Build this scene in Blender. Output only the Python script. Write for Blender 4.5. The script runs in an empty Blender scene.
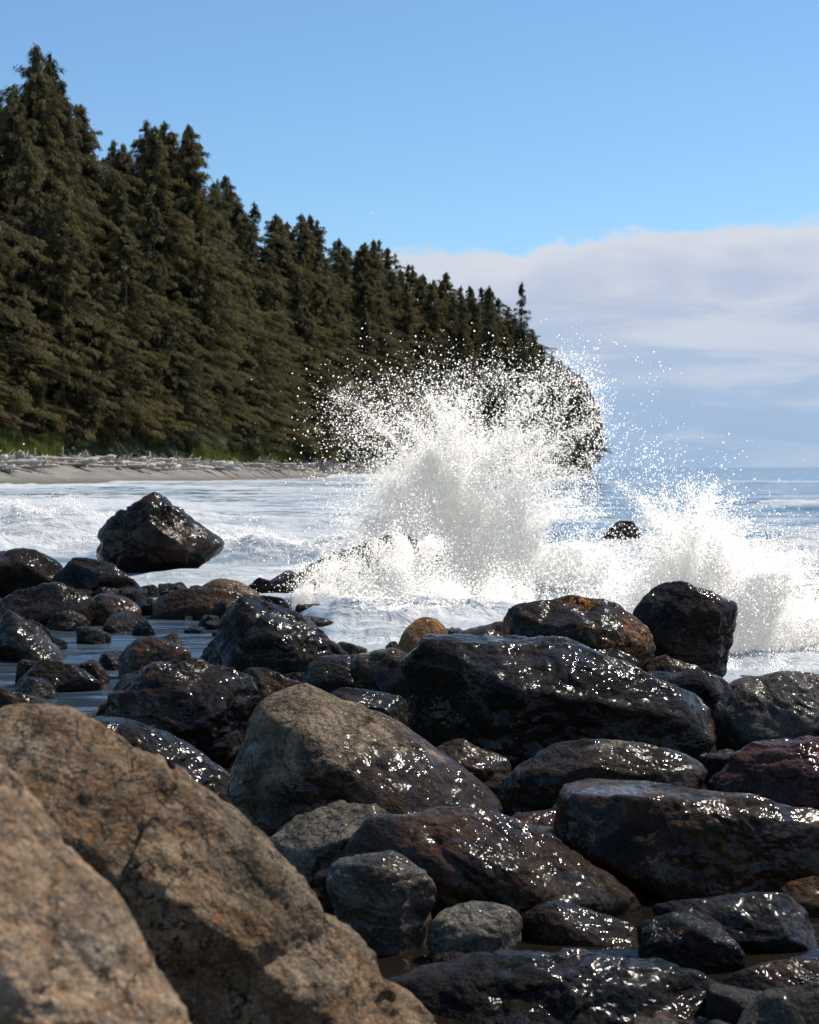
import bpy, bmesh, math, random
import numpy as np
from mathutils import Vector
rng=np.random.default_rng(7); random.seed(7)
scene=bpy.context.scene
col=scene.collection
scene.view_settings.view_transform='Standard'; scene.view_settings.look='None'
scene.view_settings.exposure=0; scene.view_settings.gamma=1
EYE=2.0; F=1624.0
EL=math.radians(57); AZ=math.radians(58)
SUNV=np.array([math.sin(AZ)*math.cos(EL),math.cos(AZ)*math.cos(EL),math.sin(EL)])
# ---------------- noise ----------------
_G=np.random.default_rng(3).random((64,64,64)).astype(np.float32)*2-1
def n3(P):
    P=np.asarray(P,dtype=np.float64)
    i=np.floor(P).astype(np.int64); f=P-i; f=f*f*(3-2*f)
    i0=i&63; i1=(i+1)&63
    x0,y0,z0=i0[...,0],i0[...,1],i0[...,2]; x1,y1,z1=i1[...,0],i1[...,1],i1[...,2]
    fx,fy,fz=f[...,0],f[...,1],f[...,2]
    a=_G[x0,y0,z0]*(1-fx)+_G[x1,y0,z0]*fx
    b=_G[x0,y1,z0]*(1-fx)+_G[x1,y1,z0]*fx
    c=_G[x0,y0,z1]*(1-fx)+_G[x1,y0,z1]*fx
    d=_G[x0,y1,z1]*(1-fx)+_G[x1,y1,z1]*fx
    return (a*(1-fy)+b*fy)*(1-fz)+(c*(1-fy)+d*fy)*fz
def fbm(P,o=4,g=0.5):
    P=np.asarray(P,dtype=np.float64); s=0;a=1;t=0
    for k in range(o):
        s=s+a*n3(P*(2.03**k)+17.3*k); t+=a; a*=g
    return s/t*1.6
def sstep(a,b,x):
    t=np.clip((x-a)/(b-a),0,1); return t*t*(3-2*t)
# ---------------- mesh helpers ----------------
def mk_mesh(name,V,Fc,smooth=True,attr=None):
    m=bpy.data.meshes.new(name); V=np.asarray(V,dtype=np.float32); Fc=np.asarray(Fc,dtype=np.int32)
    k=Fc.shape[1]
    m.vertices.add(len(V)); m.vertices.foreach_set('co',V.ravel())
    m.loops.add(Fc.size); m.loops.foreach_set('vertex_index',Fc.ravel())
    m.polygons.add(len(Fc)); m.polygons.foreach_set('loop_start',np.arange(0,Fc.size,k,dtype=np.int32))
    m.polygons.foreach_set('loop_total',np.full(len(Fc),k,dtype=np.int32))
    m.polygons.foreach_set('use_smooth',np.full(len(Fc),smooth,dtype=bool))
    m.update(calc_edges=True)
    if attr:
        for n,v in attr.items():
            a=m.attributes.new(n,'FLOAT','POINT'); a.data.foreach_set('value',np.asarray(v,dtype=np.float32))
    return m
def mk_obj(name,mesh,mat=None,loc=(0,0,0),parent=None,**props):
    o=bpy.data.objects.new(name,mesh); col.objects.link(o); o.location=loc
    if mat and mesh and not mesh.materials: mesh.materials.append(mat)
    if parent: o.parent=parent
    for k,v in props.items(): o[k]=v
    return o
_ico={}
def ico(s):
    if s not in _ico:
        bm=bmesh.new(); bmesh.ops.create_icosphere(bm,subdivisions=s,radius=1)
        V=np.array([v.co[:] for v in bm.verts]); Fc=np.array([[v.index for v in f.verts] for f in bm.faces]); bm.free()
        V/=np.linalg.norm(V,axis=1)[:,None]; _ico[s]=(V,Fc)
    return _ico[s]
# ---------------- node helper ----------------
class NT:
    def __init__(s,tree): s.t=tree; s.n=tree.nodes; s.l=tree.links
    def new(s,typ,**kw):
        n=s.n.new(typ)
        for k,v in kw.items(): setattr(n,k,v)
        return n
    def put(s,sock,v):
        if isinstance(v,bpy.types.NodeSocket): s.l.new(v,sock)
        else: sock.default_value=v
    def math(s,op,a,b=None,c=None,clamp=False):
        n=s.new('ShaderNodeMath',operation=op,use_clamp=clamp); s.put(n.inputs[0],a)
        if b is not None: s.put(n.inputs[1],b)
        if c is not None: s.put(n.inputs[2],c)
        return n.outputs[0]
    def mix(s,f,a,b,mode='MIX'):
        n=s.new('ShaderNodeMix',data_type='RGBA',blend_type=mode); s.put(n.inputs[0],f)
        for i,v in ((6,a),(7,b)):
            if isinstance(v,tuple) and len(v)==3: v=(*v,1)
            s.put(n.inputs[i],v)
        return n.outputs[2]
    def noise(s,vec,scale,detail=4,rough=.55,dist=0):
        n=s.new('ShaderNodeTexNoise'); s.put(n.inputs['Vector'],vec); n.inputs['Scale'].default_value=scale
        n.inputs['Detail'].default_value=detail; n.inputs['Roughness'].default_value=rough; n.inputs['Distortion'].default_value=dist
        return n.outputs[0]
    def rng(s,v,a,b,c=0.,d=1.,smooth=True):
        n=s.new('ShaderNodeMapRange',interpolation_type='SMOOTHSTEP' if smooth else 'LINEAR')
        s.put(n.inputs[0],v); n.inputs[1].default_value=a; n.inputs[2].default_value=b; n.inputs[3].default_value=c; n.inputs[4].default_value=d
        return n.outputs[0]
    def bump(s,h,strength,dist,nrm=None):
        n=s.new('ShaderNodeBump'); s.put(n.inputs['Height'],h); n.inputs['Strength'].default_value=strength; n.inputs['Distance'].default_value=dist
        if nrm: s.l.new(nrm,n.inputs['Normal'])
        return n.outputs[0]
def new_mat(name):
    m=bpy.data.materials.new(name); m.use_nodes=True; m.node_tree.nodes.clear(); t=NT(m.node_tree)
    out=t.new('ShaderNodeOutputMaterial'); return m,t,out
def principled(t,color,rough,normal=None,**kw):
    p=t.new('ShaderNodeBsdfPrincipled')
    if isinstance(color,tuple): color=(*color[:3],1)
    t.put(p.inputs['Base Color'],color); t.put(p.inputs['Roughness'],rough)
    if normal: t.l.new(normal,p.inputs['Normal'])
    for k,v in kw.items(): t.put(p.inputs[k],v)
    return p
def rock_mat(name,dark,light,wet=1.0,dryz=None,speck=None,speck_amt=.5,vein=False,scale=1.0,bumpk=1.0,rust=0.,wetmul=(.20,.15,.105),film=.8,patch=(.38,.55)):
    m,t,out=new_mat(name)
    tc=t.new('ShaderNodeTexCoord').outputs['Object']
    oi=t.new('ShaderNodeObjectInfo').outputs['Random']
    vm=t.new('ShaderNodeVectorMath',operation='ADD'); t.l.new(tc,vm.inputs[0])
    cx=t.new('ShaderNodeCombineXYZ'); t.l.new(t.math('MULTIPLY',oi,37.0),cx.inputs[0]); t.l.new(cx.outputs[0],vm.inputs[1])
    v=vm.outputs[0]
    a=t.noise(v,2.2*scale,8,.65,.6); b=t.noise(v,42*scale,5,.75); c=t.noise(v,6*scale,8,.72,.3)
    f=t.rng(a,.36,.64); colr=t.mix(f,dark,light)
    colr=t.mix(t.math('MULTIPLY',t.rng(c,.55,.35),.7),colr,tuple(x*.35 for x in dark))
    colr=t.mix(t.math('MULTIPLY',t.rng(b,.52,.36),.75),colr,tuple(x*.3 for x in dark))
    colr=t.mix(t.math('MULTIPLY',t.rng(b,.56,.7),.6),colr,tuple(min(1,x*2.0) for x in light))
    if rust>0:
        colr=t.mix(t.math('MULTIPLY',t.rng(t.noise(v,1.3*scale,5,.6,.5),.5,.64),rust),colr,(.36,.20,.075))
    if speck:
        sm=t.math('MULTIPLY',t.rng(t.noise(v,16*scale,6,.8),.48,.58),t.rng(t.noise(v,1.6*scale,3),*patch))
        colr=t.mix(t.math('MULTIPLY',sm,speck_amt),colr,speck)
    vo=t.new('ShaderNodeTexVoronoi',feature='DISTANCE_TO_EDGE'); vo.inputs['Scale'].default_value=1.3*scale
    wv=t.new('ShaderNodeVectorMath',operation='ADD'); t.l.new(v,wv.inputs[0])
    nz=t.new('ShaderNodeTexNoise'); t.l.new(v,nz.inputs['Vector']); nz.inputs['Scale'].default_value=3*scale; nz.inputs['Detail'].default_value=6; nz.inputs['Roughness'].default_value=.7
    sc=t.new('ShaderNodeVectorMath',operation='SCALE'); t.l.new(nz.outputs[1],sc.inputs[0]); sc.inputs['Scale'].default_value=.6/scale
    t.l.new(sc.outputs[0],wv.inputs[1]); t.l.new(wv.outputs[0],vo.inputs['Vector'])
    crack=t.rng(vo.outputs['Distance'],0.0,.018,1,0)
    crack=t.math('MULTIPLY',crack,t.rng(a,.46,.56))
    if vein: colr=t.mix(crack,colr,(.6,.57,.5))
    else: colr=t.mix(t.math('MULTIPLY',crack,.8),colr,(.006,.005,.004))
    geo=t.new('ShaderNodeNewGeometry'); sep=t.new('ShaderNodeSeparateXYZ'); t.l.new(geo.outputs['Position'],sep.inputs[0])
    if dryz is not None:
        zz=t.math('ADD',sep.outputs[2],t.math('MULTIPLY',t.math('SUBTRACT',a,.5),1.0))
        w=t.rng(zz,dryz-.1,dryz+.12,1,0)
    else: w=float(wet)
    wn=t.math('MULTIPLY',w,1.0)
    colf=t.mix(wn,colr,t.mix(1.0,colr,wetmul,'MULTIPLY'))
    n1=t.bump(t.noise(v,5*scale,5,.55,.4),1.0*bumpk,.13/scale)
    n1b=t.bump(t.noise(v,18*scale,4,.55),.9*bumpk,.045/scale,n1)
    n2=t.bump(b,.7*bumpk,.010/scale,n1b)
    n3_=t.bump(t.math('MULTIPLY',crack,-1.0),.9,.03,n2)
    p=principled(t,colf,.8,n3_); t.put(p.inputs['Specular IOR Level'],.12)
    # film of sea water clinging to the rock, thicker in some places than others
    thick=t.rng(t.noise(v,2.6*scale,4,.6),.38,.60)
    f1=t.bump(t.noise(v,4*scale,3,.5,.4),.8,.10/scale)
    f2=t.bump(t.noise(v,11,2,.5,.3),.9*film,.024,f1)
    f3=t.bump(t.noise(v,38,1.5,.5),.8*film,.005,f2)
    t.put(p.inputs['Coat Weight'],t.math('MULTIPLY',wn,t.math('ADD',.30,t.math('MULTIPLY',thick,.70)))); t.put(p.inputs['Coat IOR'],1.32); t.l.new(f3,p.inputs['Coat Normal'])
    t.put(p.inputs['Coat Roughness'],t.rng(t.noise(v,3*scale,3,.6),.35,.7,.07,.30))
    t.l.new(p.outputs[0],out.inputs[0]); return m
M={}
M['black']=rock_mat('wet_black_rock',(.028,.023,.017),(.10,.079,.055),rust=.35)
M['black2']=rock_mat('wet_dark_brown_rock',(.06,.044,.029),(.30,.21,.125),scale=1.2,rust=.75)
M['grey']=rock_mat('wet_grey_rock',(.14,.125,.095),(.36,.32,.25),wet=.6,scale=1.4)
M['tan']=rock_mat('dry_tan_rock',(.18,.125,.08),(.38,.28,.185),wet=0,speck=(.30,.15,.06),scale=3.2,bumpk=.9)
M['brown']=rock_mat('dry_brown_rock',(.085,.062,.040),(.29,.215,.14),wet=0,speck=(.28,.12,.035),speck_amt=.55,scale=2.4,bumpk=1.3)
M['mixed']=rock_mat('half_wet_brown_rock',(.12,.085,.053),(.29,.215,.14),dryz=.55,scale=1.6)
M['mixlow']=rock_mat('half_wet_grey_rock',(.10,.08,.06),(.28,.23,.16),dryz=.45,scale=1.8)
M['orange']=rock_mat('orange_algae_rock',(.035,.027,.02),(.10,.07,.045),wet=.7,speck=(.95,.38,.06),speck_amt=1.0,scale=1.6,patch=(.45,.58))
M['red']=rock_mat('dark_red_rock',(.08,.03,.022),(.22,.085,.055),wet=.95,speck=(.4,.09,.035))
M['vein']=rock_mat('veined_grey_rock',(.10,.09,.075),(.27,.235,.19),wet=.7,vein=True,scale=2.2)
M['amber']=rock_mat('amber_rock',(.30,.15,.055),(.46,.25,.10),wet=.25,scale=2,bumpk=.8)
M['dullamber']=rock_mat('dull_brown_rock',(.18,.11,.055),(.32,.21,.12),wet=.4,scale=2,bumpk=.8)
M['cliff']=rock_mat('cliff_rock',(.02,.022,.014),(.07,.06,.04),wet=0,scale=.12)
# ---------------- boulders ----------------
def W(px,py,d): return ((px-409.5)/F*d, EYE-(py-467)/F*d)
def hull(pts):
    pts=sorted(set(pts))
    def half(ps):
        h=[]
        for p in ps:
            while len(h)>=2 and (h[-1][0]-h[-2][0])*(p[1]-h[-2][1])-(h[-1][1]-h[-2][1])*(p[0]-h[-2][0])<=0: h.pop()
            h.append(p)
        return h
    a=half(pts); b=half(pts[::-1]); return a[:-1]+b[:-1]
FOOT=[]
def boulder(outline,d,mat,label,sub=5,thick=.75,p=20,seed=0,rough=1.0,tilt=.45,sink=True,name='boulder',group='wave-washed boulders on the shore',cat='boulder',front=.86,facets=7,chips=40,chip=.07,fit=True,foot=(.12,.88)):
    r=np.random.default_rng(seed+101)
    pts=[W(x,y,d) for x,y in outline]
    zs=[q[1] for q in pts]; mz=min(zs)
    x0=min(q[0] for q in pts); x1=max(q[0] for q in pts)
    if sink and mz>-.15:
        pts+=[(x0+foot[0]*(x1-x0),-.15),(x0+foot[1]*(x1-x0),-.15)]
    H=hull([(round(a,4),round(b,4)) for a,b in pts])
    xs=[q[0] for q in H]; zs=[q[1] for q in H]
    c=np.array([(min(xs)+max(xs))/2,(min(zs)+max(zs))/2])
    if not fit: c=np.array([np.mean(xs),np.mean(zs)])
    w=max(xs)-min(xs); h=max(zs)-min(zs); T=max(.32*w,.5*min(w,h*1.4))*thick
    N=[];D=[]
    for i in range(len(H)):
        a=np.array(H[i]);b=np.array(H[(i+1)%len(H)]); e=b-a
        if np.linalg.norm(e)<1e-4: continue
        n=np.array([e[1],-e[0]])/np.linalg.norm(e); dist=max(float(n@(a-c)),.02)
        N.append((n[0],r.uniform(-.08,.08),n[1]));D.append(dist)
        if n[1]>-.3:
            for s in (-1,1):
                k=r.uniform(.45,.9); v=np.array([n[0],s*k,n[1]]); L=np.linalg.norm(v); v/=L
                sup=math.sqrt((dist/L)**2+(T*k/L)**2)*r.uniform(front,1.02)
                sup=max(sup,dist/L*1.01)
                N.append(tuple(v));D.append(sup)
    for s in (-1,1):
        N.append((r.uniform(-.25,.25)*(1 if fit else .3),s,r.uniform(0,tilt) ));D.append(T)
    for k in range(facets):
        v=r.normal(size=3); v[1]=-abs(v[1])-.4 if k%3 else abs(v[1])+.4; v/=np.linalg.norm(v)
        sup=max((q[0]-c[0])*v[0]+(q[1]-c[1])*v[2] for q in H)
        L2=math.sqrt((sup*.8)**2+(T*v[1])**2); N.append(tuple(v)); D.append(L2*r.uniform(.84,1.0))
    N=np.array(N); N/=np.linalg.norm(N,axis=1)[:,None]; D=np.array(D)
    V,Fc=ico(sub)
    S=np.zeros(len(V)); G=np.zeros((len(V),3))
    for n,dd in zip(N,D):
        u=np.maximum(V@n,0)/dd; S+=u**p; G+=(u**(p-1)/dd)[:,None]*n
    R=S**(-1/p); G/=np.linalg.norm(G,axis=1)[:,None]
    Pn=V*R[:,None]
    for i in r.integers(0,len(V),chips):
        n=G[i]+r.normal(size=3)*.10; n/=np.linalg.norm(n); off=(Pn[i]@n)*(1-chip*r.random()**1.5)
        dn=V@n; msk=dn>.05; R[msk]=np.minimum(R[msk],off/dn[msk])
    Pn=V*R[:,None]
    if fit:
        for ax,cc,arr in ((0,c[0],xs),(2,c[1],zs)):
            lo,hi=Pn[:,ax].min(),Pn[:,ax].max(); a0,a1=min(arr)-cc,max(arr)-cc
            Pn[:,ax]=a0+(Pn[:,ax]-lo)/(hi-lo)*(a1-a0)
    s=min(w,h)*1.0; off=r.uniform(0,60,3)
    q=Pn/s
    warp=np.stack([fbm(q*2+off,2),fbm(q*2+off+8,2),fbm(q*2+off+15,2)],-1)*.12
    disp=s*rough*(.022*fbm(q*1.7+off,3)+.024*fbm((q+warp)*5+off,6,.62))
    rid=1-np.abs(fbm((q+warp)*np.array([1.6,1.6,2.8])+off+40,5,.55)); disp-=s*.10*rough*np.clip(rid-.88,0,1)*2
    st=fbm((q+warp)*np.array([.8,.8,6])+off+70,3); disp+=s*.010*rough*np.sign(st)*np.minimum(np.abs(st)*5,1)
    Pn=Pn+V*disp[:,None]
    o=mk_obj(name,mk_mesh(name,Pn,Fc),M[mat] if isinstance(mat,str) else mat,(c[0],d,c[1]),label=label,category=cat,group=group)
    FOOT.append((c[0],d,w/2,T)); return o
ROUND={'p':12,'chips':14,'facets':3,'chip':.05,'rough':.9}
B=[
([(-220,752),(-60,752),(8,768),(42,800),(60,840),(94,903),(190,1024),(250,1100),(275,1160),(-220,1160)],3.0,'tan','dry tan granite boulder with speckled sunlit surface',7,{'p':60,'rough':.7,'tilt':.05,'thick':.6,'chip':.03,'chips':30,'facets':0,'fit':False,'front':.96}),
([(-60,714),(20,704),(110,718),(168,740),(240,797),(295,860),(355,914),(425,965),(462,1024),(524,1120),(530,1160),(-60,1160)],4.5,'brown','large dry brown boulder with cracked sloping face',7,{'thick':.6,'tilt':.15,'p':34,'rough':1.35,'chips':60,'chip':.05,'facets':0,'fit':False,'front':.93}),
([(226,805),(238,760),(256,708),(280,688),(305,684),(335,686),(375,713),(430,753),(480,786),(502,812),(490,830),(270,832),(235,822)],8.6,'mixed','egg-shaped brown boulder, dry on top and wet below',6,{'p':13,'rough':.6,'facets':0,'chips':8,'chip':.03,'tilt':.1}),
([(98,720),(150,662),(205,655),(245,672),(258,700),(252,745),(222,765),(150,745)],11.0,'black','glistening wet black boulder beside the tide pool',6,{'rough':1.6}),
([(403,665),(432,637),(500,638),(590,643),(640,654),(690,688),(714,718),(704,742),(640,750),(560,768),(500,772),(440,758),(405,730)],10.9,'black','massive long wet black boulder with flat top',6,{'rough':.9,'tilt':.0,'front':1.0,'p':36,'chips':24,'chip':.05,'facets':3,'foot':(.03,.9)}),
([(505,625),(520,608),(560,597),(610,600),(645,628),(658,665),(640,680),(520,660)],13.2,'orange','wet black boulder with rusty orange algae patches',6,{'p':16,'chips':25}),
([(632,618),(650,594),(684,583),(716,596),(734,604),(728,640),(715,668),(650,660)],14.2,'black','dark wet boulder struck by the breaking wave',6,{'rough':1.1,'p':14,'chips':20}),
([(396,655),(403,634),(424,617),(441,622),(450,640),(452,660),(404,665)],14.2,'amber','small amber rounded boulder behind a long black one',5,{'rough':.4,'p':9,'chips':0,'facets':0}),
([(453,634),(470,626),(500,622),(540,630),(536,650),(460,648)],14.3,'black2','low dark wet boulder',5,ROUND),
([(494,802),(510,775),(548,748),(600,741),(655,744),(695,765),(708,795),(690,815),(560,815),(530,835),(500,822)],9.4,'mixlow','low grey-brown boulder with a wet shining side',6,{'p':15,'chips':20}),
([(553,840),(562,796),(600,788),(700,798),(800,813),(870,828),(870,900),(780,895),(640,895),(560,868)],7.8,'black2','long dark slab-like boulder with squared edge',6,{'p':40,'tilt':.05,'front':.99,'rough':1.0,'chips':24,'facets':3}),
([(700,802),(712,765),(750,742),(830,735),(880,770),(870,830),(712,812)],9.3,'red','dark reddish wet boulder',6,{'rough':1.3}),
([(710,708),(740,682),(780,672),(822,680),(870,705),(860,738),(720,735)],11.2,'vein','rounded dark wet boulder with thin pale veins',6,{'p':14,'chips':15}),
([(664,684),(685,668),(708,670),(727,686),(718,705),(680,702)],12.2,'black','small wet black boulder',5,ROUND),
([(343,862),(360,828),(410,810),(470,815),(540,840),(600,875),(642,912),(630,930),(560,930),(500,908),(440,888),(360,880)],7.3,'black2','long brown boulder with wet glistening flank',6,{'tilt':.7,'p':14,'chips':20,'chip':.05,'rough':1.2}),
([(328,882),(350,856),(388,850),(422,876),(436,908),(422,925),(340,905)],6.8,'vein','grey boulder crossed by white quartz veins',6,{'p':14,'chips':15}),
([(262,850),(305,818),(345,802),(402,802),(390,840),(345,875),(290,872)],8.0,'grey','pale grey flat-topped boulder',5,{}),
([(423,762),(440,743),(470,740),(505,752),(512,775),(480,800),(430,790)],9.9,'black2','dark wet boulder wedged between larger ones',5,{}),
([(652,908),(664,890),(770,890),(812,900),(820,925),(800,950),(740,942),(660,932)],6.9,'black','flat dark slab boulder with straight edges',6,{'p':34}),
([(778,892),(800,878),(840,876),(870,895),(860,925),(790,915)],7.4,'black2','small rounded dark boulder',5,ROUND),
([(428,935),(450,908),(478,903),(505,908),(523,932),(510,955),(440,955)],6.6,'grey','small rounded grey boulder at the water edge',5,ROUND),
([(392,1010),(430,980),(520,958),(600,954),(680,972),(735,1000),(750,1040),(640,1060),(420,1060)],6.1,'black','low broad black boulder under a film of water',6,{'tilt':.8,'rough':1.8}),
([(716,985),(755,965),(815,962),(870,980),(870,1015),(740,1012)],6.3,'black','low wet black boulder in shallow water',6,{'rough':1.4}),
([(735,1035),(765,995),(819,983),(870,1000),(870,1080),(740,1080)],5.3,'vein','speckled grey-brown boulder at the water edge',6,{}),
([(520,915),(560,900),(610,915),(640,930),(630,950),(540,945)],6.9,'black2','low rounded wet brown boulder',6,ROUND),
([(90,556),(108,526),(138,500),(158,494),(186,510),(222,540),(205,560),(150,578),(100,570)],31,'black','tall black rock standing in the surf',6,{'rough':1.9,'chip':.12}),
([(300,568),(326,550),(362,539),(392,531),(414,530),(436,552),(430,582),(316,584)],22.9,'black','long dark rock half covered by white surf',6,{'rough':2.2,'chip':.12,'thick':.5}),
([(262,586),(288,570),(308,578),(314,594),(270,598)],25.5,'black2','small rock washed by foam',5,{}),
([(300,604),(313,585),(332,590),(346,606),(330,614)],23.5,'black','small black rock in the surf',5,{}),
([(202,650),(225,610),(248,598),(272,606),(320,640),(348,668),(300,678),(230,672)],15.3,'black','pointed wet black boulder beside the tide pool',6,{'rough':1.5}),
([(152,603),(188,588),(230,590),(252,602),(244,618),(160,620)],21.5,'black2','low dark wet boulder',5,{}),
([(194,590),(215,578),(240,582),(262,598),(200,602)],23.5,'dullamber','low brown boulder among dark rocks',5,{'rough':.5,'p':10,'chips':0}),
([(-50,600),(-20,560),(20,548),(52,556),(66,576),(50,600)],25,'black','rounded dark boulder near the surf',5,{}),
([(46,582),(70,557),(110,560),(138,572),(146,592),(60,596)],24.5,'black','rounded wet black boulder near the surf',5,{}),
([(-20,625),(5,592),(50,583),(88,600),(97,622),(20,630)],20.5,'black','dark boulder at the edge of the tide pool',5,{}),
([(78,614),(95,596),(122,594),(142,610),(130,625)],20.8,'black2','small brownish wet boulder',5,ROUND),
([(-15,668),(15,610),(35,625),(72,664),(60,672)],17,'black','pointed black rock rising from the tide pool',5,{'p':34}),
([(120,668),(128,645),(158,637),(190,650),(186,676),(140,678)],15.6,'black2','brownish wet boulder in the tide pool',5,{}),
([(16,684),(40,660),(80,664),(102,682),(82,696),(30,694)],14.6,'black','wet black boulder in the tide pool',5,{}),
([(298,684),(318,657),(360,655),(392,668),(396,694),(310,696)],14.0,'black','rounded dark boulder with blue sky sheen',5,ROUND),
([(352,664),(365,652),(400,649),(426,667),(422,686),(380,684)],13.6,'mixlow','smooth grey-brown boulder among darker ones',5,ROUND),
([(238,694),(255,668),(298,670),(322,690),(305,706),(250,706)],13.2,'black2','dark boulder at the pool edge',5,{}),
([(318,708),(338,688),(398,690),(412,715),(408,745),(330,735)],12.2,'black','dark boulder tucked beside a long boulder',5,ROUND),
([(70,735),(90,716),(130,718),(200,752),(245,782),(235,815),(150,790)],9.6,'black','long low black wet boulder',6,{}),
([(-30,705),(0,688),(40,700),(60,722),(20,735),(-30,735)],13,'black2','dark boulder behind a big brown one',5,{}),
([(276,628),(298,615),(328,619),(338,630),(290,636)],20,'black','small low wet rock',5,{}),
([(322,616),(340,604),(354,613),(345,622)],21.5,'black','small dark rock at foam edge',4,{}),
([(604,537),(618,521),(634,522),(642,539)],36,'black','small black rock awash in the waves',5,{}),
([(786,592),(803,582),(840,580),(850,594)],24,'black','low dark rock awash in foam',5,{}),
([(560,558),(580,548),(610,551),(615,562)],33,'black','flat rock nearly covered by surf',5,{}),
([(500,838),(515,815),(560,812),(580,845),(540,860),(505,855)],8.6,'red','dark red-brown boulder under a slab',5,{}),
([(640,900),(600,880),(580,905),(600,925),(650,922)],7.6,'black','small dark boulder in a gap',5,{}),
([(560,690),(600,680),(700,670),(760,700),(750,740),(620,740)],12.4,'black','dark boulder behind a long black one',5,{}),
([(640,670),(665,655),(700,668),(700,690),(650,690)],13.1,'black2','small dark boulder at wave foot',5,{}),
([(540,655),(575,640),(640,660),(640,690),(550,690)],12.8,'black','dark low wet boulder',5,{}),
]
for i,(ol,d,mt,lab,sub,kw) in enumerate(B):
    boulder(ol,d,mt,lab,sub=sub,seed=i,**kw)
# cobbles
cm=[]
for k in range(12):
    r=np.random.default_rng(500+k); V,Fc=ico(5)
    N=r.normal(size=(12,3)); N/=np.linalg.norm(N,axis=1)[:,None]; D=r.uniform(.68,1.0,12)
    N=np.vstack([N,np.eye(3),-np.eye(3)]); D=np.concatenate([D,np.ones(6)*.95])
    pw=[10,24][k%2]
    S=sum((np.maximum(V@n,0)/dd)**pw for n,dd in zip(N,D)); P=V*(S**(-1/pw))[:,None]
    P*=(1+.06*fbm(P*1.8+k*7,3)+.04*fbm(P*6+k,4,.6))[:,None]; P*=np.array([1,r.uniform(.65,.95),r.uniform(.5,.75)])
    me=mk_mesh('cobble',P,Fc); me.materials.append([M['black'],M['black2'],M['grey'],M['black'],M['mixlow'],M['black2'],M['black'],M['black'],M['vein'],M['black'],M['black2'],M['black']][k]); cm.append(me)
clab=['wet black rounded cobble','wet dark brown cobble','grey wet cobble','wet black smooth cobble','grey-brown cobble','dark brown rounded cobble','wet black cobble','wet black cobble','pale veined cobble','wet black cobble','wet brown cobble','wet black angular cobble']
cnt=0; placed=[]
def pool(x,y):
    px=409.5+F*x/y
    return (y>12.6 and y<19.5 and -20<px<345) or (y>19.5 and y<21 and 90<px<330)
tries=0
while cnt<292 and tries<40000:
    tries+=1
    shore=cnt<135
    if shore: y=rng.uniform(13,25.5); px=rng.uniform(-60,345); s=rng.uniform(.07,.30)
    else: y=5.2+14*rng.random()**1.3; px=rng.uniform(-120,950); s=rng.uniform(.05,.26)
    x=(px-409.5)/F*y
    if y>14.5 and px>500: continue
    if y>18 and px>330: continue
    if y>22.5 and px>270: continue
    if pool(x,y):
        if rng.random()<.86: continue
    if any(abs(x-a)<w*.75+s*.5 and abs(y-b)<t*.75+s*.5 for a,b,w,t in FOOT): continue
    if any((x-a)**2+(y-b)**2<((s+q)*.68)**2 for a,b,q in placed): continue
    placed.append((x,y,s)); k=int(rng.integers(0,12))
    if shore and k in (2,4,8): k=9
    o=bpy.data.objects.new('cobble',cm[k]); col.objects.link(o)
    o.location=(x,y,s*.25-.02); o.scale=(s,s,s*rng.uniform(.9,1.5)); o.rotation_euler=(rng.uniform(-.35,.35),rng.uniform(-.35,.35),rng.uniform(0,6.28))
    o['label']=clab[k]+' lying between boulders'; o['category']='rock'; o['group']='cobbles between the boulders'; cnt+=1
# pebbles
n=3500; V0,F0=ico(2); yy=4.5+13*rng.random(n)**1.2; pxx=rng.uniform(-100,950,n); xx=(pxx-409.5)/F*yy
keep=~((yy>12.5)&(pxx>40)&(pxx<350)); xx,yy=xx[keep],yy[keep]; n=len(xx)
ss=.02+.06*rng.random(n)**2.2; sh=1+.25*rng.normal(size=(n,len(V0),1))*.4
Vp=V0[None]*sh*ss[:,None,None]*np.stack([rng.uniform(.8,1.2,n),rng.uniform(.7,1.1,n),rng.uniform(.45,.7,n)],-1)[:,None,:]
a=rng.uniform(0,6.28,n); ca,sa=np.cos(a)[:,None],np.sin(a)[:,None]
Vp=np.stack([Vp[...,0]*ca-Vp[...,1]*sa,Vp[...,0]*sa+Vp[...,1]*ca,Vp[...,2]],-1)
PEB=(xx,yy,Vp,ss,F0,n)
# ---------------- land ----------------
PXK=[-3000,-600,0,200,380,430,600]; WK=[70,125,180,225,330,365,425]
BWK=[20,22,22,22,20,9,4]
def land(x,y):
    ys=np.maximum(y,1.0); px=409.5+F*x/ys
    w=np.interp(px,PXK,WK)+3*n3(np.stack([x*.05,y*.0,x*0+3],-1)); bw=np.interp(px,PXK,BWK)
    s=y-w
    z=-2.5+2.5*sstep(-25,0,s)
    z=np.where(s>0,2.8*(np.clip(s/bw,0,1))**1.0+.12*n3(np.stack([x*.2,y*.2,x*0],-1))*np.clip(s/5,0,1),z)
    z=z+np.clip((s-bw)*.55,0,20)
    z=z+np.where(s>bw+4,1.2*fbm(np.stack([x*.06,y*.06,x*0],-1),3)*np.clip((s-bw-4)/8,0,1),0)
    m=1-sstep(44,52,x)
    z=z*m+(-2.5)*(1-m)
    near=-.14+.12*fbm(np.stack([x*.9,y*.9,x*0+5],-1),4)+.05*sstep(12.5,10.5,y)
    near=near-1.2*sstep(20,34,y)-.6*sstep(14,20,y)*sstep(-1,2,x)
    f=sstep(34,60,y)
    z=near*(1-f)+z*f
    return z
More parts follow.
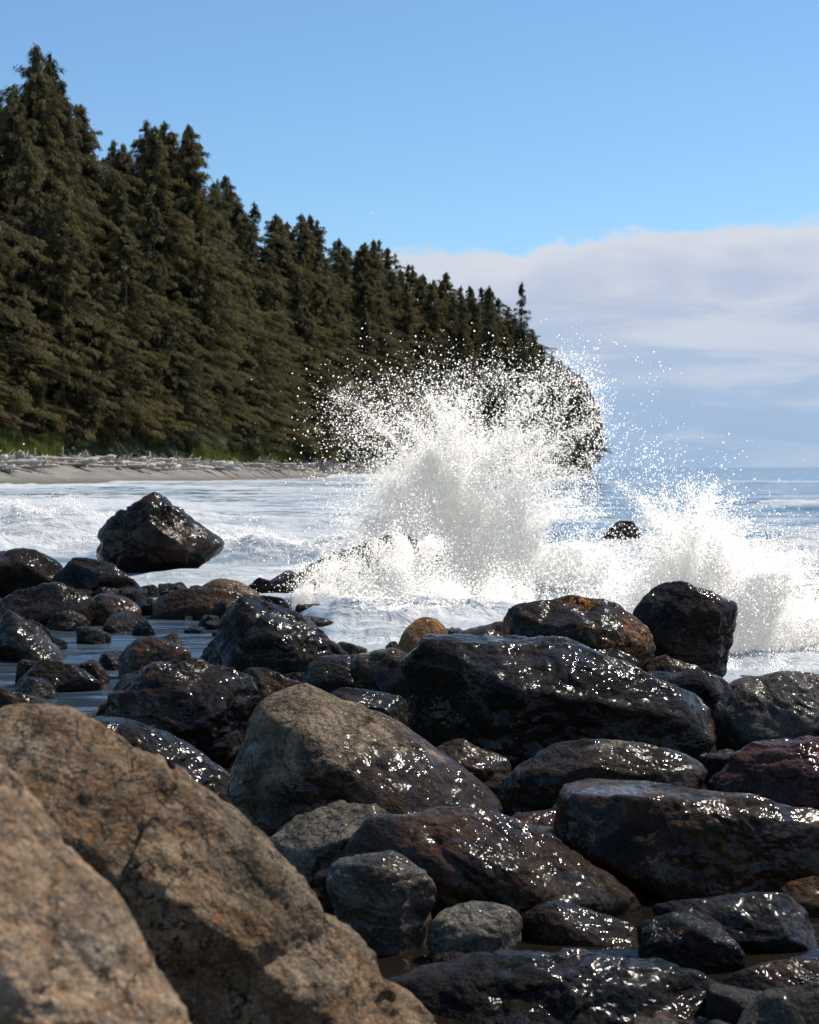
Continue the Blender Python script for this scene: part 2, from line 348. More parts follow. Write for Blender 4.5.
def polar(rad,ang):
    R,A=np.meshgrid(rad,ang,indexing='ij'); X=R*np.sin(A); Y=R*np.cos(A)
    nr,na=R.shape; idx=np.arange(nr*na).reshape(nr,na)
    Fc=np.stack([idx[:-1,:-1],idx[:-1,1:],idx[1:,1:],idx[1:,:-1]],-1).reshape(-1,4)
    return X.ravel(),Y.ravel(),Fc[:,::-1]
ang=np.concatenate([np.linspace(-1.5,-.32,60)[:-1],np.linspace(-.32,.32,420),np.linspace(.32,1.5,60)[1:]])
rad=np.concatenate([np.linspace(1.5,30,170)[:-1],np.geomspace(30,150,60)[:-1],np.linspace(150,520,200)[:-1],np.geomspace(520,9000,30)])
X,Y,Fc=polar(rad,ang); Z=land(X,Y)
m,t,out=new_mat('shore_ground')
geo=t.new('ShaderNodeNewGeometry'); sp=t.new('ShaderNodeSeparateXYZ'); t.l.new(geo.outputs['Position'],sp.inputs[0]); pos=geo.outputs['Position']
g1=t.noise(pos,9,6,.7); g2=t.noise(pos,.25,5,.6); g3=t.noise(pos,40,3,.6)
peb=t.mix(t.rng(g1,.35,.65),(.010,.008,.006),(.05,.032,.018))
sand=t.mix(t.rng(g2,.3,.7),(.16,.145,.125),(.25,.23,.20))
sand=t.mix(t.rng(sp.outputs[2],.1,1.0,1,0),sand,(.11,.095,.08))
und=t.mix(t.rng(g2,.35,.65),(.014,.02,.006),(.05,.065,.02))
far=t.rng(sp.outputs[1],50,90)
hl=t.rng(t.math('ADD',sp.outputs[2],t.math('MULTIPLY',t.math('SUBTRACT',g2,.5),1.5)),2.9,3.5)
cc=t.mix(far,peb,t.mix(hl,sand,und))
ro=t.math('ADD',.15,t.math('MULTIPLY',far,.7))
p=principled(t,cc,ro,t.bump(g3,.5,.01,t.bump(g1,.8,.05))); t.l.new(p.outputs[0],out.inputs[0])
mk_obj('ground',mk_mesh('ground',np.stack([X,Y,Z],-1),Fc),m,kind='structure')
xx,yy,Vp,ss,F0,n=PEB
zz=land(xx,yy); Vp=Vp+np.stack([xx,yy,np.maximum(zz,-.06)+ss*.2],-1)[:,None,:]
FF=F0[None]+(np.arange(n)*len(Vp[0]))[:,None,None]
mk_obj('pebbles',mk_mesh('pebbles',Vp.reshape(-1,3),FF.reshape(-1,3)),rock_mat('wet_pebbles',(.03,.025,.02),(.22,.16,.10),scale=3,wet=.85,rust=.5,bumpk=.3,film=.3),kind='stuff',label='small wet pebbles and gravel between the boulders',category='pebbles')
# ---------------- sea ----------------
RID=[(21.0,.22,.8,.0),(24.6,.50,1.5,.0),(33,.65,1.6,-.05),(43,.95,2.1,.05),(57,.9,2.6,-.03),(76,.85,3.4,.03),(102,.7,4.5,0),(140,.55,6,.02),(200,.45,8,0),(300,.6,10,0),(420,.8,12,0),(600,1.0,16,0)]
def sea(x,y):
    z=.015*fbm(np.stack([x*1.3,y*1.3,x*0],-1),3); cre=np.zeros_like(x)
    calm=1-.45*sstep(0,6,x)*sstep(38,50,y)
    for i,(y0,A,w,sl) in enumerate(RID):
        sc=w/2.0
        yy=y0+sl*x+3.0*sc*n3(np.stack([x*.12/sc,x*0+i*5.1,x*0],-1))
        am=.58+.70*n3(np.stack([x*.09/sc+9,x*0+i*3.7,x*0],-1))
        am=np.clip(am,.05,1.2)
        if y0<30: am=(.4+.6*am)*sstep(-1.9,-.7,x); yy=y0+.6*n3(np.stack([x*.5,x*0+i,x*0],-1))
        dy=(y-yy)/w; prof=np.where(dy<0,np.exp(-(dy/.55)**2),np.exp(-(dy/1.3)**2))
        z=z+A*am*prof*calm
        wgt=1.0 if y0<70 else (.85 if y0<130 else .7)
        cre=np.maximum(cre,am*prof*wgt)
    dy=(y-(18.6+.3*n3(np.stack([x,x*0,x*0],-1))))/1.1; pr=np.exp(-dy*dy)*sstep(2.2,3.2,x); z=z+.35*pr; cre=np.maximum(cre,pr)
    turb=sstep(15,24,y)*sstep(220,60,y)*np.maximum(sstep(-2.2,-.8,x),sstep(21,26,y))*calm
    z=z+turb*(.12*fbm(np.stack([x*.5,y*.8,x*0+2],-1),4,.5)+.25*np.maximum(cre,0)*fbm(np.stack([x*1.0,y*1.5,z*2],-1),4,.5))
    nearf=sstep(15,17,y)*sstep(30,22,y)*sstep(-2.2,-.8,x)
    z=z+nearf*(.07*np.abs(fbm(np.stack([x*2.2,y*2.2,x*0+8],-1),4,.55))+.05*fbm(np.stack([x*1.2,y*1.2,x*0+3],-1),3))
    z=z+.10*calm*sstep(60,200,y)*fbm(np.stack([x*.12,y*.25,x*0+6],-1),4)
    wob=1.0*n3(np.stack([x*.9,y*.9,x*0],-1))
    base=np.maximum(sstep(14.4,16.2,y+wob*.6)*sstep(-1.9,-.8,x+wob*.4)*np.where(x<1.0,sstep(16,18.5,y),1), sstep(22,26,y+wob+.2*x))
    fall=1-.55*sstep(27,46,y)*sstep(-1,4.5,x)-.15*sstep(60,130,y)*sstep(6,-12,x)
    base=base*.66*fall+.10*sstep(30,18,y)*base
    foam=base+.58*cre*sstep(15,24,y)*(1-.22*sstep(35,90,y)*sstep(-3,6,x))
    lim=sstep(350,900,y); foam=foam*(1-.5*lim)
    sw=land(x,y); foam=np.where((y>100)&(sw>-.6),np.maximum(foam,.75),foam)
    return z,np.clip(foam,0,1.2)
rad=np.concatenate([np.linspace(2,12,50)[:-1],np.linspace(12,60,620)[:-1],np.geomspace(60,500,280)[:-1],np.geomspace(500,30000,60)])
ang=np.concatenate([np.linspace(-1.5,-.3,50)[:-1],np.linspace(-.3,.3,640),np.linspace(.3,1.5,50)[1:]])
X,Y,Fc=polar(rad,ang); Z,FM=sea(X,Y)
m,t,out=new_mat('sea_water')
geo=t.new('ShaderNodeNewGeometry'); pos=geo.outputs['Position']; sp=t.new('ShaderNodeSeparateXYZ'); t.l.new(pos,sp.inputs[0])
mp=t.new('ShaderNodeMapping'); t.l.new(pos,mp.inputs[0]); mp.inputs['Scale'].default_value=(.27,1.0,1.0)
at=t.new('ShaderNodeAttribute',attribute_name='foam').outputs['Fac']
fn=t.noise(mp.outputs[0],1.0,8,.60,.9); fn2=t.noise(mp.outputs[0],.25,6,.6,.3); fn3=t.noise(pos,9,5,.7)
fn4=t.noise(pos,1.9,6,.65,1.2)
fv=t.math('ADD',at,t.math('ADD',t.math('MULTIPLY',t.math('SUBTRACT',fn,.5),1.5),t.math('MULTIPLY',t.math('SUBTRACT',fn2,.5),1.1)))
act=t.rng(at,.02,.2)
mask=t.math('MULTIPLY',t.rng(fv,.34,.68),act)
milk=t.math('MULTIPLY',t.rng(fv,.0,.6),act)
wcol=t.mix(milk,t.mix(t.rng(sp.outputs[1],10,14),(.012,.009,.006),(.045,.068,.092)),(.24,.32,.37))
wcol=t.mix(t.rng(sp.outputs[1],45,200),wcol,t.mix(milk,(.012,.075,.16),(.08,.18,.27)))
b1=t.bump(t.noise(mp.outputs[0],3.0,5,.5,.3),.5,.10)
farb=t.bump(t.noise(mp.outputs[0],.35,5,.5),.8,.8,b1)
near=principled(t,wcol,.06,farb,IOR=1.33)
fc=t.mix(t.rng(fn3,.3,.7),(.50,.505,.51),(.61,.605,.59))
fc=t.mix(t.rng(fv,.40,1.0),(.33,.38,.41),fc)
lace=t.math('MULTIPLY',t.rng(fn4,.56,.42),t.rng(sp.outputs[1],40,24))
fc=t.mix(t.math('MULTIPLY',lace,.75),fc,(.33,.36,.37))
fb=t.bump(fn4,.8,.16,t.bump(t.noise(mp.outputs[0],2.6,5,.5,.5),.7,.20))
fo=principled(t,fc,.7,fb)
mx=t.new('ShaderNodeMixShader'); t.l.new(mask,mx.inputs[0]); t.l.new(near.outputs[0],mx.inputs[1]); t.l.new(fo.outputs[0],mx.inputs[2])
t.l.new(mx.outputs[0],out.inputs[0])
mk_obj('sea',mk_mesh('sea',np.stack([X,Y,Z],-1),Fc,attr={'foam':FM}),m,kind='structure')
# ---------------- spray ----------------
m,t,out=new_mat('sea_spray')
# droplets scatter light almost evenly in every direction, whatever side of a facet the light falls on
v=SUNV*.6+np.array([0,0,.45]); v/=np.linalg.norm(v)
def cvec(a):
    n=t.new('ShaderNodeCombineXYZ')
    for i in range(3): n.inputs[i].default_value=float(a[i])
    return n.outputs[0]
d1=t.new('ShaderNodeBsdfDiffuse'); d1.inputs[0].default_value=(.72,.715,.70,1); t.l.new(cvec(v),d1.inputs['Normal'])
d2=t.new('ShaderNodeBsdfTranslucent'); d2.inputs[0].default_value=(.72,.715,.70,1); t.l.new(cvec(-v),d2.inputs['Normal'])
ad=t.new('ShaderNodeAddShader'); t.l.new(d1.outputs[0],ad.inputs[0]); t.l.new(d2.outputs[0],ad.inputs[1])
em=t.new('ShaderNodeEmission'); em.inputs[0].default_value=(.98,.98,.97,1); em.inputs[1].default_value=.16  # faint added glow, stands in for light scattered many times between droplets
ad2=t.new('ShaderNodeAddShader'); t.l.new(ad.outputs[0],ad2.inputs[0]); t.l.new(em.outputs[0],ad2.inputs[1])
t.l.new(ad2.outputs[0],out.inputs[0])
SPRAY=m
m,t,out=new_mat('churned_water'); geo=t.new('ShaderNodeNewGeometry'); pos=geo.outputs['Position']
mp=t.new('ShaderNodeMapping'); t.l.new(pos,mp.inputs[0]); mp.inputs['Scale'].default_value=(1,1,.40)
bb=t.bump(t.noise(mp.outputs[0],12,4,.6,.4),.9,.10)
pd=t.new('ShaderNodeBsdfDiffuse'); pd.inputs[0].default_value=(.76,.75,.73,1); t.l.new(bb,pd.inputs['Normal'])
pt=t.new('ShaderNodeBsdfTranslucent'); pt.inputs[0].default_value=(.90,.89,.87,1); t.l.new(bb,pt.inputs['Normal'])
mx=t.new('ShaderNodeMixShader'); mx.inputs[0].default_value=.42; t.l.new(pd.outputs[0],mx.inputs[1]); t.l.new(pt.outputs[0],mx.inputs[2])
em=t.new('ShaderNodeEmission'); em.inputs[0].default_value=(1,.98,.95,1); em.inputs[1].default_value=.12  # weak self-glow added in place of light bouncing inside the foam
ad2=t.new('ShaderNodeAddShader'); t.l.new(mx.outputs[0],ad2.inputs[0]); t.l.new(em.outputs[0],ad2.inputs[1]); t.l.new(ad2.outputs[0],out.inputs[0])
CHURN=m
def specks(P,S,octa):
    n=len(P)
    if octa:
        b=np.array([[1,0,0],[-1,0,0],[0,1,0],[0,-1,0],[0,0,1],[0,0,-1]],float)
        f=np.array([[0,2,4],[2,1,4],[1,3,4],[3,0,4],[2,0,5],[1,2,5],[3,1,5],[0,3,5]])
    else:
        b=np.array([[1,1,1],[1,-1,-1],[-1,1,-1],[-1,-1,1]],float)/1.3
        f=np.array([[0,1,2],[0,3,1],[0,2,3],[1,3,2]])
    a=rng.normal(size=(n,3)); a/=np.linalg.norm(a,axis=1)[:,None]
    c=np.cross(a,rng.normal(size=(n,3))); c/=np.linalg.norm(c,axis=1)[:,None]; e=np.cross(a,c)
    el=rng.uniform(.7,1.8,(n,1))
    V=(b[None,:,0,None]*(a*el)[:,None]+b[None,:,1,None]*c[:,None]+b[None,:,2,None]*e[:,None])*S[:,None,None]+P[:,None]
    Fc=f[None]+(np.arange(n)*len(b))[:,None,None]
    return V.reshape(-1,3),Fc.reshape(-1,3)
def blob(specs,d,N,thr,ns,yt=.9,wd=.35,org=None):
    """droplet clouds torn into sheets that fan out from the point of impact"""
    w=np.array([s[4] for s in specs],float); w/=w.sum(); out=[]
    for s,ww in zip(specs,w):
        n=int(N*ww); x,z=W(s[0],s[1],d); k=d/F
        g=rng.normal(size=(n,3))*.5
        out.append(np.stack([x+g[:,0]*s[2]*k,d+g[:,1]*yt,z+g[:,2]*s[3]*k],-1))
    P=np.vstack(out)
    warp=np.stack([fbm(P*1.3+5,3),fbm(P*1.3+25,3),fbm(P*1.3+45,3)],-1)*.35
    Q=P+warp
    if org is not None:
        ox,oz=W(org[0],org[1],d); dx=Q[:,0]-ox; dz=Q[:,2]-oz; rr=np.hypot(dx,dz); th=np.arctan2(dx,dz+.3)
        Q=np.stack([th*6.0,Q[:,1]*.5,rr*.7],-1)
    else: Q=Q*np.array([1,.5,.6])
    q=1-np.abs(fbm(Q*ns,4))*1.6
    keep=rng.random(len(P))<sstep(thr,thr+wd,q)
    return P[keep]
def jets(origin,targets,d,n,spread,bow=1.9):
    out=[]
    ox,oz=W(origin[0],origin[1],d)
    for (tx,ty) in targets:
        nn=int(n*rng.uniform(.3,1.7)); X1,Z1=W(tx,ty,d); t_=rng.random(nn)**rng.uniform(.5,1.1); y1=rng.uniform(-.9,.9)
        a=np.stack([ox+(X1-ox)*t_,d+y1*t_,oz+(Z1-oz)*(1-(1-t_)**bow)],-1)
        a+=rng.normal(size=(nn,3))*(spread*(.15+t_))[:,None]*rng.random((nn,1))
        out.append(a)
    return np.vstack(out)
def puffs(specs,d,seed,num,lo=.12,hi=.30,per=2600,org=None,fl=.22):
    """lumpy churning water inside the splash, and the droplets torn off its surface"""
    r=np.random.default_rng(seed); V0,F0=ico(5); VV=[];FF=[];o=0;PP=[]
    w=np.array([s[4]*s[2]*s[3] for s in specs],float); w/=w.sum()
    for i in range(num):
        s=specs[int(r.choice(len(specs),p=w))]; x,z=W(s[0],s[1],d); k=d/F
        g=np.clip(r.normal(size=3)*.33,-.55,.55); c=np.array([x+g[0]*s[2]*k,d+g[1]*.7,z+g[2]*s[3]*k])
        R=r.uniform(lo,hi)*(.6+.8*(s[4]>1.5))
        ax=np.array([0,0,1.])
        if org is not None:
            ox,oz=W(org[0],org[1],d); ax=np.array([c[0]-ox,0,max(c[2]-oz,.05)+.3]); ax/=np.linalg.norm(ax)
        P=V0*R*.8; P=P+np.outer(P@ax,ax)*1.1
        Q=P+c; Q=Q-np.outer(Q@ax,ax)*.62
        dsp=.36*fbm(Q*3.3,4,.62)+.36*np.abs(fbm(Q*8,4,.64))
        P=P*(1+dsp)[:,None]+c; VV.append(P);FF.append(F0+o);o+=len(P)
        j=r.integers(0,len(P),per); e=r.exponential(fl,(len(j),1))
        PP.append(P[j]+(P[j]-c)*e*.8+ax*e*R*1.3+r.normal(size=(len(j),3))*.02)
    return (np.vstack(VV),np.vstack(FF)),np.vstack(PP)
def build_spray(name,groups,label,cores):
    VV=[];FF=[];o=0;tot=0
    for P,lo,hi,octa in groups:
        P=P[P[:,2]>-.1]; tot+=len(P)
        S=lo+(hi-lo)*rng.random(len(P))**3
        V,f=specks(P,S,octa); VV.append(V);FF.append(f+o);o+=len(V)
    nf=sum(len(x) for x in FF)
    for V,f in cores: VV.append(V);FF.append(f+o);o+=len(V)
    me=mk_mesh(name,np.vstack(VV),np.vstack(FF),smooth=True)
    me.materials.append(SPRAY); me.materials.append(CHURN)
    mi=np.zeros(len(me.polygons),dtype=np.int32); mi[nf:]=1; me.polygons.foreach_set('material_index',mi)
    mk_obj(name,me,None,kind='stuff',label=label,category='wave splash'); print(name,'specks',tot)
D1=24.4
core=[(470,612,150,45,3),(430,560,90,80,3),(432,512,58,75,2.4),(443,472,42,38,1.5),(492,552,84,74,2.4),(545,595,110,48,2.4),(395,490,22,50,.35),(480,455,50,40,.6),(520,505,70,60,1.0),(615,605,90,30,1.6),(360,605,70,26,1.2),(395,592,80,45,1.4)]
pc,pp=puffs(core[:6]+core[9:],D1,5,110,.08,.22,3400,(462,620),.42)
low=[(345,602,90,14,2),(420,608,90,18,2),(480,613,80,18,2),(310,598,40,10,1),(405,588,34,14,1.6)]
pc2,pp2=puffs(low,21.7,15,55,.03,.08,2800,None,.7)
g1=blob(core,D1,360000,.47,1.4,.9,.32,(462,640))
mist=[(470,430,110,60,1),(530,400,100,50,1),(565,410,60,60,.7),(400,430,70,60,.5),(360,420,50,60,.3),(590,430,40,60,.25),(480,400,90,50,.5),(570,480,60,60,.6)]
g2=blob(mist,D1,40000,.46,1.6,1.2,.26,(462,640))
veil=blob([(385,556,54,26,1.2),(415,550,30,40,2),(340,570,40,16,1.2)],22.0,30000,.45,2.2,.25)
tg=[(rng.uniform(335,430),rng.uniform(385,460)) for _ in range(20)]+[(rng.uniform(430,602),360+.004*(rng.uniform(-90,90))**2+rng.uniform(0,70)) for _ in range(60)]+[(rng.uniform(330,390),rng.uniform(460,540)) for _ in range(12)]
g3=jets((465,600),tg,D1,95,.42)
spk=jets((455,560),[(rng.normal(470,50),rng.uniform(395,470)) for _ in range(44)]+[(rng.uniform(520,605),rng.uniform(430,530)) for _ in range(28)]+[(rng.uniform(365,400),rng.uniform(470,540)) for _ in range(10)],D1,850,.10)
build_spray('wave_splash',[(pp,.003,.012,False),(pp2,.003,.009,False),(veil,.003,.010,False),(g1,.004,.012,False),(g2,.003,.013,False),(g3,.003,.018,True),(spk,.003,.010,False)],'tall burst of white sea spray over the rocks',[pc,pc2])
D2=17.5
core2=[(690,625,50,45,2),(698,580,42,50,1.6),(672,552,30,36,.9),(745,640,60,45,2),(790,655,60,36,2),(705,545,36,30,.5),(640,605,45,30,.9),(800,615,40,44,.8),(745,602,54,48,1.6),(819,655,40,40,1.8)]
pc,pp=puffs(core2[:5]+core2[8:],D2,9,80,.05,.13,3200,(690,690),.42)
pc3,pp3=puffs([(750,684,60,10,1),(800,690,60,12,1.2),(840,690,40,12,1)],16.2,19,30,.03,.06,2200,None,.7)
h1=blob(core2,D2,300000,.47,1.6,.6,.32,(690,710))
tg=[(rng.uniform(620,740),rng.uniform(440,530)) for _ in range(34)]+[(rng.uniform(740,819),rng.uniform(500,600)) for _ in range(28)]
h3=jets((690,610),tg,D2,105,.26)
sp2=jets((690,620),[(rng.normal(690,35),rng.uniform(485,550)) for _ in range(28)]+[(rng.uniform(730,819),rng.uniform(535,620)) for _ in range(24)],D2,850,.08)
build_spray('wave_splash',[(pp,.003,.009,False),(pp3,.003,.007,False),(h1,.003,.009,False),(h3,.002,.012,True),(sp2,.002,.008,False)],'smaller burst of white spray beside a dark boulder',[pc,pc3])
# foam tossed on breaking crests
n=900000; yy=17+60*rng.random(n)**1.6; xx=(rng.uniform(-40,860,n)-409.5)/F*yy
zz,fm=sea(xx,yy); keep=(fm>.95)&(rng.random(n)<sstep(.95,1.2,fm)*.5); xx,yy,zz=xx[keep],yy[keep],zz[keep]
P=np.stack([xx,yy,zz],-1); q=sstep(.0,.6,fbm(P*1.5,4)); P[:,2]+=rng.exponential(.10,len(P))*(.08+1.7*q)
P=P[:80000]; S=.004+.012*rng.random(len(P))**2
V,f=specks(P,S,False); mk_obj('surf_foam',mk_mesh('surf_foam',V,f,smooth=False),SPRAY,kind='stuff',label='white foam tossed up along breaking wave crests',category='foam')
# ---------------- trees ----------------
m,t,out=new_mat('spruce_foliage')
tc=t.new('ShaderNodeTexCoord').outputs['Object']; tip=t.new('ShaderNodeAttribute',attribute_name='tip').outputs['Fac']; oi=t.new('ShaderNodeObjectInfo').outputs['Random']
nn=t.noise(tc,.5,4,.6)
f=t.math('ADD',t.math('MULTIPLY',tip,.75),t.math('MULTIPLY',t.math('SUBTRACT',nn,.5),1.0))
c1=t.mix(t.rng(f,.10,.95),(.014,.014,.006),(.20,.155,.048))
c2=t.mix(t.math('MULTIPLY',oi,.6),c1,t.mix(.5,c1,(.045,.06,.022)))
p=principled(t,c2,.75); tr=t.new('ShaderNodeBsdfTranslucent'); t.l.new(c2,tr.inputs[0])
mx=t.new('ShaderNodeMixShader'); mx.inputs[0].default_value=.4; t.l.new(p.outputs[0],mx.inputs[1]); t.l.new(tr.outputs[0],mx.inputs[2]); t.l.new(mx.outputs[0],out.inputs[0]); FOL=m
m,t,out=new_mat('spruce_bark'); tc=t.new('ShaderNodeTexCoord').outputs['Object']
p=principled(t,t.mix(t.noise(tc,3,5),(.05,.04,.03),(.14,.11,.085)),.9); t.l.new(p.outputs[0],out.inputs[0]); BARK=m
def tree_meshes(seed,H=40.,R=5.,dens=1.,low=.04,rag=.25,lite=False):
    r=np.random.default_rng(seed); nb=int(245*dens)
    z=H*(low+(.985-low)*r.random(nb)**.85); az=r.uniform(0,2*np.pi,nb)
    gap=1-.5*np.clip(n3(np.stack([z*.35,np.cos(az)*1.2+seed,np.sin(az)*1.2],-1)),0,1)*1.5
    L=(R*(1-z/H)**.82*1.12*(1+rag*r.normal(size=nb)*.95)*(1+.25*np.sin(z*.5+az*2+seed)))*np.clip(gap,.3,1)+.30; L=np.clip(L,.25,R*1.3)
    rise=np.where(z/H>.8,.45,.12)+r.normal(size=nb)*.12; dr=.25+.4*r.random(nb)
    C=[];DIR=[];TT=[]
    for i in range(nb):
        n=int(L[i]*(13 if not lite else 3))+5; tt=.12+.88*r.random(n)**.75
        rad=L[i]*tt; lat=r.normal(size=n)*(.09*L[i]*(1.15-tt)+.07)
        ca,sa=math.cos(az[i]),math.sin(az[i])
        C.append(np.stack([ca*rad-sa*lat,sa*rad+ca*lat,z[i]+rise[i]*rad-dr[i]*rad*tt*.8-.34*np.abs(r.normal(size=n))+.12],-1))
        DIR.append(np.tile([ca*.9,sa*.9,-.9],(n,1))); TT.append(tt)
    n=40; C.append(np.stack([r.normal(size=n)*.05,r.normal(size=n)*.05,H*(.93+.07*r.random(n))],-1)); DIR.append(np.tile([0,0,1.],(n,1))); TT.append(np.ones(n))
    C=np.vstack(C);DIR=np.vstack(DIR);TT=np.concatenate(TT)
    k=3 if not lite else 2
    C=np.repeat(C,k,0);DIR=np.repeat(DIR,k,0);TT=np.repeat(TT,k)
    C=C+r.normal(size=C.shape)*.12; n=len(C)
    d=DIR+r.normal(size=(n,3))*.42; d/=np.linalg.norm(d,axis=1)[:,None]
    s=np.cross(d,r.normal(size=(n,3))); s/=np.linalg.norm(s,axis=1)[:,None]
    q=1 if not lite else 1.9
    l=r.uniform(.3,.85,n)[:,None]*q; w=r.uniform(.025,.075,n)[:,None]*q
    V=np.stack([C-d*l*.5+s*w,C-d*l*.5-s*w,C+d*l*.6],1).reshape(-1,3); Fc=np.arange(3*n).reshape(n,3)
    if lite: return V,np.repeat(TT,3)
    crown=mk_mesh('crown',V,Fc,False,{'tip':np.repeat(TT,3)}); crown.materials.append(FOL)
    VV=[];FF=[];o=0
    def tube(a,b,ra,rb,k=6,seg=1,wob=0):
        nonlocal o
        a=np.array(a,float);b=np.array(b,float); ax=(b-a)/np.linalg.norm(b-a); u=np.cross(ax,[.3,.9,.1]); u/=np.linalg.norm(u); v=np.cross(ax,u)
        th=np.arange(k)*2*np.pi/k
        for j in range(seg+1):
            q=j/seg; c=a+(b-a)*q+(r.normal(size=3)*wob if 0<j<seg else 0); rr=ra+(rb-ra)*q
            VV.append(c+rr*(np.cos(th)[:,None]*u+np.sin(th)[:,None]*v))
        for j in range(seg):
            for i in range(k): FF.append([o+j*k+i,o+j*k+(i+1)%k,o+(j+1)*k+(i+1)%k,o+(j+1)*k+i])
        o+=(seg+1)*k
    tube((0,0,-1),(0,0,H*.985),.5,.03,8,10,.07)
    for i in range(0,nb,3):
        ca,sa=math.cos(az[i]),math.sin(az[i]); q=L[i]*.85
        tube((0,0,z[i]),(ca*q,sa*q,z[i]+rise[i]*q-dr[i]*q*.6),.05,.015,3)
    trunk=mk_mesh('trunk',np.vstack(VV),np.array(FF)); trunk.materials.append(BARK)
    return trunk,crown
VAR=[tree_meshes(11,R=8.4,dens=1.1,rag=.4),tree_meshes(12,R=7.6,rag=.45),tree_meshes(13,R=9.6,dens=1.2,rag=.45),tree_meshes(14,R=7.0,dens=.9,rag=.5),tree_meshes(15,R=8.4,dens=1.,rag=.6),tree_meshes(16,R=6.0,dens=.9,rag=.45),tree_meshes(17,R=6.2,dens=.42,low=.2,rag=.6),tree_meshes(18,R=10.4,dens=1.3,rag=.5)]
LABT=['dense dark green spruce on the forested slope']*8; LABT[6]='sparse spruce with bare ragged limbs'; LABT[5]='slender spruce with narrow crown'; LABT[3]='slender spruce with narrow crown'
TLX=[-200,0,30,45,70,100,125,150,190,215,235,270,300,330,350,372,400,430,465,490,520,545,575,600]
TLY=[60,92,60,48,92,140,138,120,126,168,194,206,208,230,242,240,256,266,282,286,318,350,372,408]
trees=0
def add_tree(x,y,h,v,z=None,wk=1.):
    global trees
    if z is None: z=float(land(np.array([x]),np.array([y]))[0])-.3
    e=bpy.data.objects.new('spruce_tree',None); col.objects.link(e); e.location=(x,y,z)
    s=h/40.; wd=(s**.5)*rng.uniform(.85,1.15)*wk; e.scale=(wd,wd,s); e.rotation_euler=(rng.normal()*.02,rng.normal()*.02,rng.uniform(0,6.28)); e.empty_display_size=1
    e['label']=LABT[v]; e['category']='tree'; e['group']='spruce trees of the coastal forest'
    for nm,me in (('trunk',VAR[v][0]),('crown',VAR[v][1])):
        o=bpy.data.objects.new(nm,me); col.objects.link(o); o.parent=e
    trees+=1
def setback(px): return 5.5 if (px<70 or 180<px<310) else 3.0
for k in range(6):
    px=-90.0+rng.uniform(0,20)
    while px<600 and trees<268:
        w0=np.interp(px,PXK,WK)+np.interp(px,PXK,BWK)
        y=w0+(setback(px) if k==0 else 3)+k*7+rng.uniform(-2.0,2.5); x=(px-409.5)/F*y
        if x>44: break
        ty=np.interp(px+rng.uniform(-4,4),TLX,TLY); top=EYE+(467-ty)/F*y
        g=float(land(np.array([x]),np.array([y]))[0])
        fr=[(.38,.75),(.55,.90),(.70,.97),(.88,1.0),(.93,1.02),(.93,1.03)][k]
        h=(top)*rng.uniform(*fr)-g
        if h>5: add_tree(x,y,h,int(rng.choice(8,p=[.2,.15,.17,.1,.13,.05,.05,.15])))
        px+=F*5.7/y*rng.uniform(.75,1.3)
for px,py,v in [(45,45,0),(28,70,1),(60,75,4),(12,85,1),(150,122,4),(190,128,1),(172,140,0),(215,178,6),(228,180,6),(300,212,1),(371,238,3),(520,280,5),(488,284,5),(463,284,5)]:
    y=np.interp(px,PXK,WK)+np.interp(px,PXK,BWK)+rng.uniform(18,26)
    if px>450: y=np.interp(px,PXK,WK)+10
    x=(px-409.5)/F*y; g=float(land(np.array([x]),np.array([y]))[0]); add_tree(x,y,EYE+(467-py)/F*y-g,v)
# small spruces rooted on the bluff
for px,pb,pt in [(530,380,335),(541,385,345),(552,390,352),(560,398,358),(568,404,366),(577,412,374),(584,420,384),(590,432,398),(547,420,378),(562,432,392),(575,440,404),(587,448,418),(535,410,362),(596,446,416)]:
    y=420+rng.uniform(-3,3); x,zb=W(px,pb,y); _,zt=W(px,pt,y); add_tree(x,y,zt-zb+2,int(rng.choice([0,1,3,4])),z=zb-2,wk=.75)
# the deep forest behind the front rows, one uncountable mass
lite=[tree_meshes(31+i,R=9.8,dens=.8,rag=.4,lite=True) for i in range(4)]
VV=[];TT=[]
for k in (0,1,2,3,4):
    px=-110.
    while px<585:
        w0=np.interp(px,PXK,WK)+np.interp(px,PXK,BWK); y=w0+10+k*9+rng.uniform(-3,3); x=(px-409.5)/F*y
        if x>40: break
        ty=np.interp(px,TLX,TLY); g=float(land(np.array([x]),np.array([y]))[0])
        h=(EYE+(467-ty)/F*y)*rng.uniform(*[(.55,.8),(.68,.9),(.84,.97),(.92,1.0),(.92,1.01)][k])-g
        if h>6:
            V,tt=lite[int(rng.integers(4))]; s=h/40.; a=rng.uniform(0,6.28); wd=s**.5
            VV.append(np.stack([(V[:,0]*math.cos(a)-V[:,1]*math.sin(a))*wd+x,(V[:,0]*math.sin(a)+V[:,1]*math.cos(a))*wd+y,V[:,2]*s+g-.3],-1)); TT.append(tt)
        px+=F*5.6/y*rng.uniform(.8,1.2)
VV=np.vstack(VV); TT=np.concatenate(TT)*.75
mk_obj('deep_forest',mk_mesh('deep_forest',VV,np.arange(len(VV)).reshape(-1,3),False,{'tip':TT}),FOL,kind='stuff',label='dense dark spruce forest filling the slope behind',category='forest')
